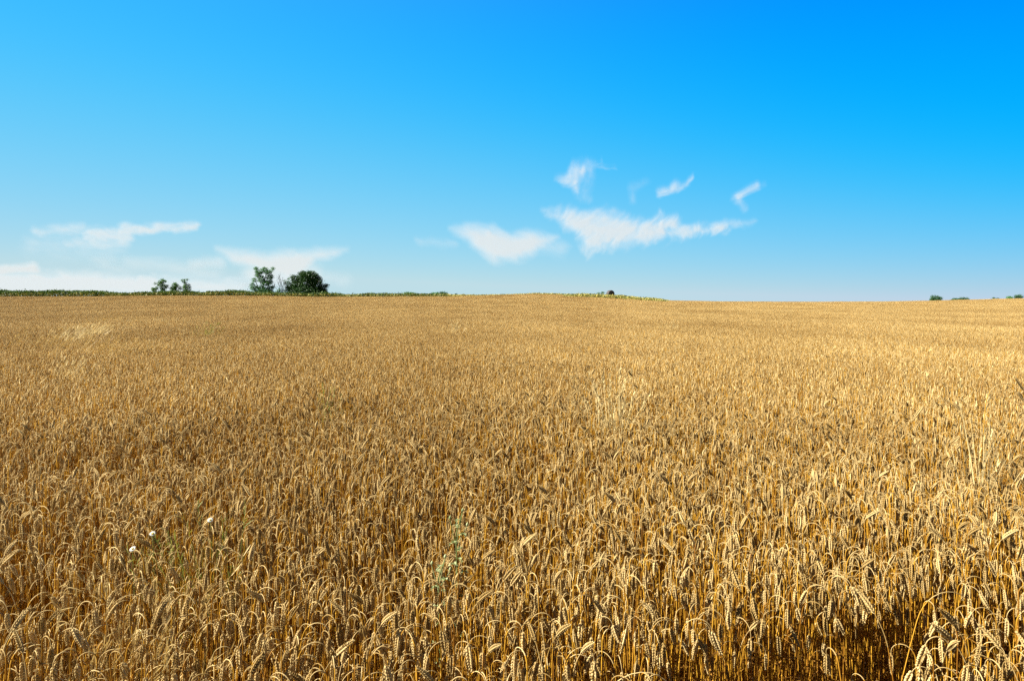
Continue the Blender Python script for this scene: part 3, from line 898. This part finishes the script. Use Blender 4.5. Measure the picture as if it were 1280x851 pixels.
# dead tree: bare branches
def dead_tree():
    depth = 206; S = depth / FPX; px = 353; bx = (px - 640) * S; bz = float(ground(bx, depth)); r = np.random.default_rng(9)
    e = thing('dead_tree', 'bare dead grey tree between the open tree and the dark round tree', 'tree', (bx, depth, bz))
    w = lambda a_, b_, o=0: np.array([(a_ - px) * S, o, EYE + (HOR - b_) * S - bz])
    t = MB(); br = MB()
    mains = [[(353, 374, .17), (352, 366, .13), (351, 357, .09), (347, 346, .03)], [(353, 370, .14), (353, 360, .09), (350, 350, .05), (349, 343, .025)], [(348.5, 374, .13), (349, 363, .09), (348, 357, .04), (344, 350, .02)],
             [(353, 368, .1), (355, 358, .06), (353, 346, .025)], [(354, 372, .12), (357, 362, .07), (357, 352, .03)], [(349, 366, .06), (344, 358, .03), (341, 357, .015)]]
    for k, m in enumerate(mains):
        P_ = np.array([w(a_, b_, r.uniform(-.5, .5) * i) for i, (a_, b_, _) in enumerate(m)])
        tube(t if k == 0 else br, P_, [q[2] for q in m], 6, 0, r.random())
        for _ in range(9):
            f = r.uniform(.35, 1); i = min(len(P_) - 2, int(f * (len(P_) - 1))); p = P_[i] + (P_[i + 1] - P_[i]) * r.random()
            d = np.array([r.normal(0, .5), r.normal(0, .5), r.uniform(.5, 1.1)]); L = r.uniform(.6, 1.6)
            tube(br, [p, p + d * L * .5 + r.normal(0, .06, 3), p + d * L], [.035, .022, .01], 4, 0, r.random())
    t.build('trunk', M_DEADWOOD, e); br.build('branches', M_DEADWOOD, e)
    lv = MB(); V = []
    for c0 in (w(349.5, 363), w(350, 367), w(348, 364)):
        for _ in range(90):
            p = c0 + r.normal(0, .28, 3); a1 = r.normal(0, .09, 3); a2 = r.normal(0, .06, 3); V += [p - a1, p + a2, p + a1, p - a2]
    lv.add(V, np.arange(len(V)).reshape(-1, 4), 0, .4); lv.build('leaves', M_WILLOW, e, smooth=False)
dead_tree()
G3 = 'small trees standing together on the left skyline'
tree('tree', 'leftmost and broadest of the three small trees on the left skyline', 203, 210,
     [(203, 352, 3, 3.5), (200, 354, 3.2, 3.5), (206, 351.5, 2.2, 1.2), (204, 359, 3.8, 4), (208, 358, 2.6, 2.5), (204, 365, 4, 4), (194, 354.5, 1.2, 1), (198.5, 356, 1.6, 2)],
     [[(204, 374, .16), (203.5, 362, .1), (203, 352, .04)], [(204, 366, .08), (197, 355, .03)]], M_YOUNG, M_BARK, leaf=0.18, dens=1.1, group=G3)
tree('tree', 'middle and lowest of the three small trees on the left skyline', 218, 210,
     [(218, 358, 3.6, 4), (219, 355, 2, 1.6), (216, 361, 3.4, 3.5), (221, 358, 2.5, 3), (219, 365, 5, 4), (225, 360, 2.2, 2)],
     [[(218, 374, .14), (218.5, 362, .09), (218.5, 355, .03)]], M_YOUNG, M_BARK, leaf=0.18, dens=1.1, group=G3)
tree('tree', 'rightmost of the three small trees, with a thin forked top', 232, 210,
     [(229, 350.5, 2.2, 1.8), (234, 349.5, 1.3, 1), (231, 353, 2, 2), (232, 357, 2.6, 3), (231, 361, 3, 4), (236, 358, 2.2, 3), (233, 365, 4, 4), (237, 361, 1.4, 3)],
     [[(233, 374, .14), (232, 362, .09), (230, 351, .03)], [(232, 360, .06), (234.5, 349, .025)]], M_YOUNG, M_BARK, leaf=0.17, dens=1.05, group=G3)
def bush(label, px, y0, hw, hh_, depth, mat, extra=(), leaf=.17, dens=1.3):
    tree('bush', label, px, depth, [(px, y0, hw, hh_)] + list(extra), [[(px, y0 + hh_ + 2, .06), (px, y0, .03)], [(px, y0 + hh_ + 2, .05), (px - hw * .5, y0, .02)], [(px, y0 + hh_ + 2, .05), (px + hw * .5, y0, .02)]], mat, M_BARK, leaf=leaf, dens=dens, cat='bush')
bush('low green bush at the left foot of the broadest small tree', 193, 362.5, 3, 3, 210, M_YOUNG, [(191, 362, 2, 2.2), (196, 360, 1.4, 2)])
bush('low dark bush at the far left end of the skyline', 8, 364.5, 3.5, 1.6, 209, M_FARBUSH, [(11, 365, 2.5, 1.4)])
bush('low dark bush second from the far left end of the skyline', 29, 365.5, 3.4, 1.6, 209, M_FARBUSH)
bush('low green mound of a bush left of the twin bushes near the middle', 513, 368, 7, 2.4, 214, M_YOUNG, [(508, 367.4, 4, 2.2), (519, 368.8, 5, 1.7)])
bush('left of the twin bushes near the middle skyline, thinner', 544, 368, 5, 2.2, 214, M_WILLOW, [(541, 367.5, 3, 1.6), (547, 366.6, 2.4, 1.5)], dens=.8)
bush('right of the twin bushes near the middle skyline, darker and denser', 555, 367.5, 4.4, 2.7, 214, M_FARBUSH, [(552, 366.6, 2.4, 1.8), (559, 368.4, 2.6, 1.8)])
bush('tiny bush standing alone right of the twin bushes', 570, 368.4, 1.8, 1.4, 214, M_FARBUSH)
bush('small bush just left of the dark round bale', 753.5, 366.7, 1.9, 2.0, 206, M_YOUNG, [(748, 367, 1.6, 1)])
bush('round green bush, highest on the right skyline', 1170, 373.3, 4.5, 4, 215, M_FARBUSH, [(1165.5, 372, 1.8, 3.4), (1175, 373.5, 3, 2.6), (1169, 375, 6.5, 2.6)])
bush('long low green bush right of the round bush on the right skyline', 1202, 374, 4, 2.2, 215, M_FARBUSH, [(1195, 374.6, 4.5, 1.6), (1208, 374, 3.4, 1.9), (1191, 375.3, 3, 1)])
bush('tiny bush between the long low bush and the pair at the right edge', 1242, 373.6, 1.8, 1.9, 215, M_FARBUSH, [(1247, 374, 2.2, 1)])
bush('flat low bush beside the dark bush at the right edge', 1262, 372.2, 4, 1.4, 215, M_WILLOW)
bush('dark two topped bush at the right edge of the skyline', 1273.5, 371.5, 4.5, 1.8, 215, M_FARBUSH, [(1270, 370.5, 1.4, 2.2), (1275, 369.8, 1.6, 2)])

# round bale on the mound
def bale():
    depth = 205.0; x = (763 - 640) / FPX * depth; zc = EYE + (HOR - 366.6) / FPX * depth; R = 1.12; Wd = 1.3
    e = thing('round_bale', 'dark weathered round bale on the grassy mound right of centre', 'bale', (x, depth, float(ground(x, depth))), math.radians(28))
    gz = float(ground(x, depth)); cz = zc - gz - 0.2
    m = MB(); seg = 40; prof = [(-Wd / 2, 0), (-Wd / 2, .35), (-Wd / 2 - .01, .7), (-Wd / 2 + .01, .93), (-Wd / 2 + .08, 1.0), (-.2, 1.02), (.2, 1.01), (Wd / 2 - .08, 1.0), (Wd / 2 - .01, .93), (Wd / 2 + .01, .7), (Wd / 2, .35), (Wd / 2, 0)]
    r = np.random.default_rng(2); V = []
    for yy_, rr_ in prof:
        for k in range(seg):
            a = 2 * math.pi * k / seg; q = R * rr_ * (1 + .02 * math.sin(3 * a) + r.uniform(-.012, .012))
            V.append((q * math.cos(a), yy_, cz + q * math.sin(a) * .96))
    F = [(j * seg + k, j * seg + (k + 1) % seg, (j + 1) * seg + (k + 1) % seg, (j + 1) * seg + k) for j in range(len(prof) - 1) for k in range(seg)]
    m.add(V, F, 0, .4); m.build('straw_roll', M_BALE, e)
    n = MB()
    for yy_ in np.linspace(-.45, .45, 7):
        n_p = [(R * 1.035 * math.cos(a), yy_, cz + R * .99 * math.sin(a)) for a in np.linspace(0, 2 * math.pi, 41)]
        tube(n, n_p, .012, 4, 0, .9)
    n.build('twine', M_DEADWOOD, e)
bale()

# ------------------------------------------------------------------ clouds: thin high sheets lying level, lit by the sun from above
def seg_d(X, Y, x0, y0, w0, x1, y1, w1):
    dx, dy = x1 - x0, y1 - y0; t = np.clip(((X - x0) * dx + (Y - y0) * dy) / (dx * dx + dy * dy), 0, 1)
    return (w0 + (w1 - w0) * t) - np.hypot(X - x0 - t * dx, Y - y0 - t * dy)
def poly_d(X, Y, pl):
    d = np.full(X.shape, 1e9); ins = np.zeros(X.shape, bool); n = len(pl)
    for i in range(n):
        (x0, y0), (x1, y1) = pl[i], pl[(i + 1) % n]; dx, dy = x1 - x0, y1 - y0
        t = np.clip(((X - x0) * dx + (Y - y0) * dy) / (dx * dx + dy * dy), 0, 1); d = np.minimum(d, np.hypot(X - x0 - t * dx, Y - y0 - t * dy))
        c = ((y0 > Y) != (y1 > Y)) & (X < (x1 - x0) * (Y - y0) / (y1 - y0 + 1e-9) + x0); ins ^= c
    return np.where(ins, d, -d)
def sm(x, a, b):
    t = np.clip((x - a) / (b - a), 0, 1); return t * t * (3 - 2 * t)
def cloud(label, box, fields, fib=0.6, warp=6.0, seed=1, h=2600.0, step=1.0, grain=0.45, ragged=3.0):
    """fields: list of (kind, geometry, softness, strength). fib = direction of the ice-fibre streaks."""
    x0, y0, x1, y1 = box
    X, Y = np.meshgrid(np.arange(x0, x1 + step, step), np.arange(y0, y1 + step, step))
    c, s_ = math.cos(fib), math.sin(fib)
    bx_ = (fbm(X / 60, Y / 30, seed + 60, 3) - .5) * 40; by_ = (fbm(X / 50, Y / 30, seed + 63, 3) - .5) * 26
    U = (X + bx_) * c + (Y + by_) * s_; Wv = -(X + bx_) * s_ + (Y + by_) * c
    wx = (fbm(X / 26, Y / 17, seed, 4) - .5) * 2 * warp + (fbm(U / 26, Wv / 6.5, seed + 3, 4) - .5) * warp * 1.1 * fbm(X / 25, Y / 18, seed + 70, 2) * 1.7
    wy = (fbm(X / 22, Y / 15, seed + 5, 4) - .5) * 1.3 * warp + (fbm(U / 22, Wv / 5.5, seed + 9, 4) - .5) * warp * 1.5 * fbm(X / 25, Y / 18, seed + 75, 2) * 1.7
    D = np.zeros(X.shape)
    rag = (0.5 * fbm(U / 20, Wv / 5, seed + 80, 4) + 0.5 * fbm(X / 11, Y / 7, seed + 84, 4) - .5)
    for kind, gm, soft, st in fields:
        q = poly_d(X + wx, Y + wy, gm) if kind == 'p' else seg_d(X + wx, Y + wy, *gm)
        D = np.maximum(D, st * (sm(q + rag * soft * ragged, -soft * 1.8, soft * 3.6) if kind == 'p' else sm(q + rag * soft * ragged * .7, -soft * 1.3, soft * 1.5)))
    st_ = 0.5 * fbm(U / 16, Wv / 2.6, seed + 21, 4) + 0.5 * fbm(U / 30, Wv / 7, seed + 23, 3); st_ = 0.55 * st_ + 0.45 * fbm(X / 13, Y / 8, seed + 27, 4)
    core = sm(D, .45, 1.0)
    D = D * ((1 - grain) + grain * (1.5 * sm(st_, .30, .70)) * (1 - .55 * core) + grain * .55 * core)
    ed = np.minimum.reduce([X - x0, x1 - X, Y - y0, y1 - Y]) / 4.0
    D = np.clip(D, 0, .9) * np.clip(ed, 0, 1)
    o_all = MB(); dens = []
    for lay in range(2):
        hh_ = h * (1 + 0.025 * lay) + 12 * (fbm(X / 60, Y / 20, seed + 40 + lay, 3) - .5)
        Yw = h * FPX / (HOR - Y); Xw = (X - 640) / FPX * Yw
        Zw = hh_ + EYE + (hh_ - h) * 0
        V = np.stack([Xw, Yw, Zw], -1).reshape(-1, 3)
        ny, nx_ = X.shape
        idx = np.arange(nx_ * ny).reshape(ny, nx_)
        Fq = np.stack([idx[:-1, :-1], idx[:-1, 1:], idx[1:, 1:], idx[1:, :-1]], -1).reshape(-1, 4)
        dl = D.ravel() * (0.86 if lay == 0 else 0.22)
        keep = dl[Fq].max(1) > 0.004
        Fq = Fq[keep]; used = np.unique(Fq); remap = np.zeros(len(V), int); remap[used] = np.arange(len(used))
        o_all.add(V[used], remap[Fq], 0, 0); dens.append(dl[used])
    o = o_all.build('cloud', M_CLOUD)
    o.data.attributes.new("veil", 'FLOAT', 'POINT').data.foreach_set("value", np.concatenate(dens).astype(np.float32))
    tag(o, label, 'cloud')
    return o
cloud('wedge shaped white cloud left of the biggest cloud', (515, 262, 735, 345),
      [('p', [(562, 285), (585, 282), (612, 283), (640, 291), (665, 290), (697, 297), (690, 306), (668, 318), (640, 326), (618, 328), (603, 318), (585, 303)], 4, .95), ('s', (520, 301, 2, 566, 304, 3), 5, .22), ('s', (660, 300, 8, 700, 312, 6), 8, .35)], .5, 4, 2, grain=.18, ragged=1.6)
cloud('biggest cloud, ragged and fibrous, trailing off to the right', (662, 240, 965, 335),
      [('p', [(680, 264), (720, 264), (762, 262), (790, 272), (800, 280), (828, 268), (836, 284), (870, 286), (862, 296), (825, 304), (780, 308), (748, 313), (731, 319), (726, 300), (700, 281)], 4.5, .92),
       ('s', (845, 291, 8, 905, 284, 5), 4.5, .72), ('s', (895, 285, 5, 925, 280, 4), 4.5, .5), ('s', (920, 281, 4, 946, 276, 2), 4, .3), ('s', (880, 290, 3, 905, 277, 1), 4, .35), ('s', (790, 290, 10, 840, 280, 8), 6, .8)], 2.2, 7, 11, grain=.5, ragged=2.4)
cloud('small ragged cloud above the biggest cloud, shaped like a leaf', (680, 190, 790, 265),
      [('p', [(697, 224), (712, 216), (716, 206), (728, 202), (748, 204), (738, 213), (728, 222), (726, 236), (724, 250), (718, 240), (708, 232)], 3.5, .72), ('s', (745, 208, 1, 768, 211, .5), 2.5, .25), ('s', (735, 215, 6, 730, 245, 5), 6, .2)], 1.9, 5, 31, grain=.6)
cloud('small wisp with a thin curved tail right of the leaf shaped cloud', (808, 210, 885, 262),
      [('s', (825, 241, 4, 845, 234, 4.5), 3.5, .6), ('s', (845, 237, 2.5, 860, 231, 1.6), 2.5, .65), ('s', (858, 232, 1.6, 867, 222, 1), 2, .6)], 2.5, 3, 41, grain=.5)
cloud('small bright wisp, rightmost cloud in the sky', (905, 218, 970, 275),
      [('s', (922, 246, 4, 948, 234, 3), 3, .75), ('s', (920, 248, 4, 930, 261, 3), 4, .35), ('s', (945, 236, 2, 958, 232, 1), 3, .2)], 2.6, 3, 51, grain=.5)
cloud('faint upright wisp between the leaf shaped cloud and the thin tailed wisp', (772, 215, 822, 265),
      [('s', (806, 228, 2, 792, 236, 4), 5, .16), ('s', (791, 236, 3, 792, 250, 2), 5, .16)], 1.7, 4, 61)
cloud('broad thin white cloud at upper left with a long right arm', (15, 262, 275, 338),
      [('s', (44, 291, 5, 105, 288, 6), 5, .5), ('s', (110, 294, 7, 160, 291, 9), 5, .62), ('s', (150, 289, 6, 243, 284, 4), 4, .72), ('s', (82, 305, 5, 140, 305, 7), 6, .45), ('s', (120, 300, 10, 150, 300, 10), 7, .55), ('s', (40, 306, 10, 140, 312, 12), 12, .2)], .2, 6, 71, grain=.45, ragged=1.6)
cloud('flat topped white cloud behind the tall open tree and the dark tree', (225, 298, 455, 366),
      [('p', [(270, 311), (300, 314), (350, 315), (432, 312), (420, 318), (395, 326), (385, 345), (360, 352), (320, 340), (292, 328)], 4, 1.0), ('s', (240, 330, 5, 275, 328, 6), 5, .4), ('s', (320, 345, 14, 390, 348, 12), 10, .75), ('s', (400, 345, 5, 430, 350, 5), 8, .25)], .15, 4, 81, grain=.22, ragged=.9)
cloud('low white bank of cloud along the left horizon', (-160, 318, 330, 372),
      [('s', (-120, 339, 8, 42, 336, 5), 4, .95), ('s', (-150, 354, 14, 190, 357, 11), 6, 1.1), ('s', (40, 346, 6, 160, 348, 5), 6, .7), ('s', (190, 358, 10, 300, 360, 8), 8, .8), ('s', (160, 325, 6, 270, 345, 8), 9, .3), ('s', (120, 325, 5, 170, 345, 5), 9, .25)], .1, 5, 91, grain=.2, ragged=1.0)
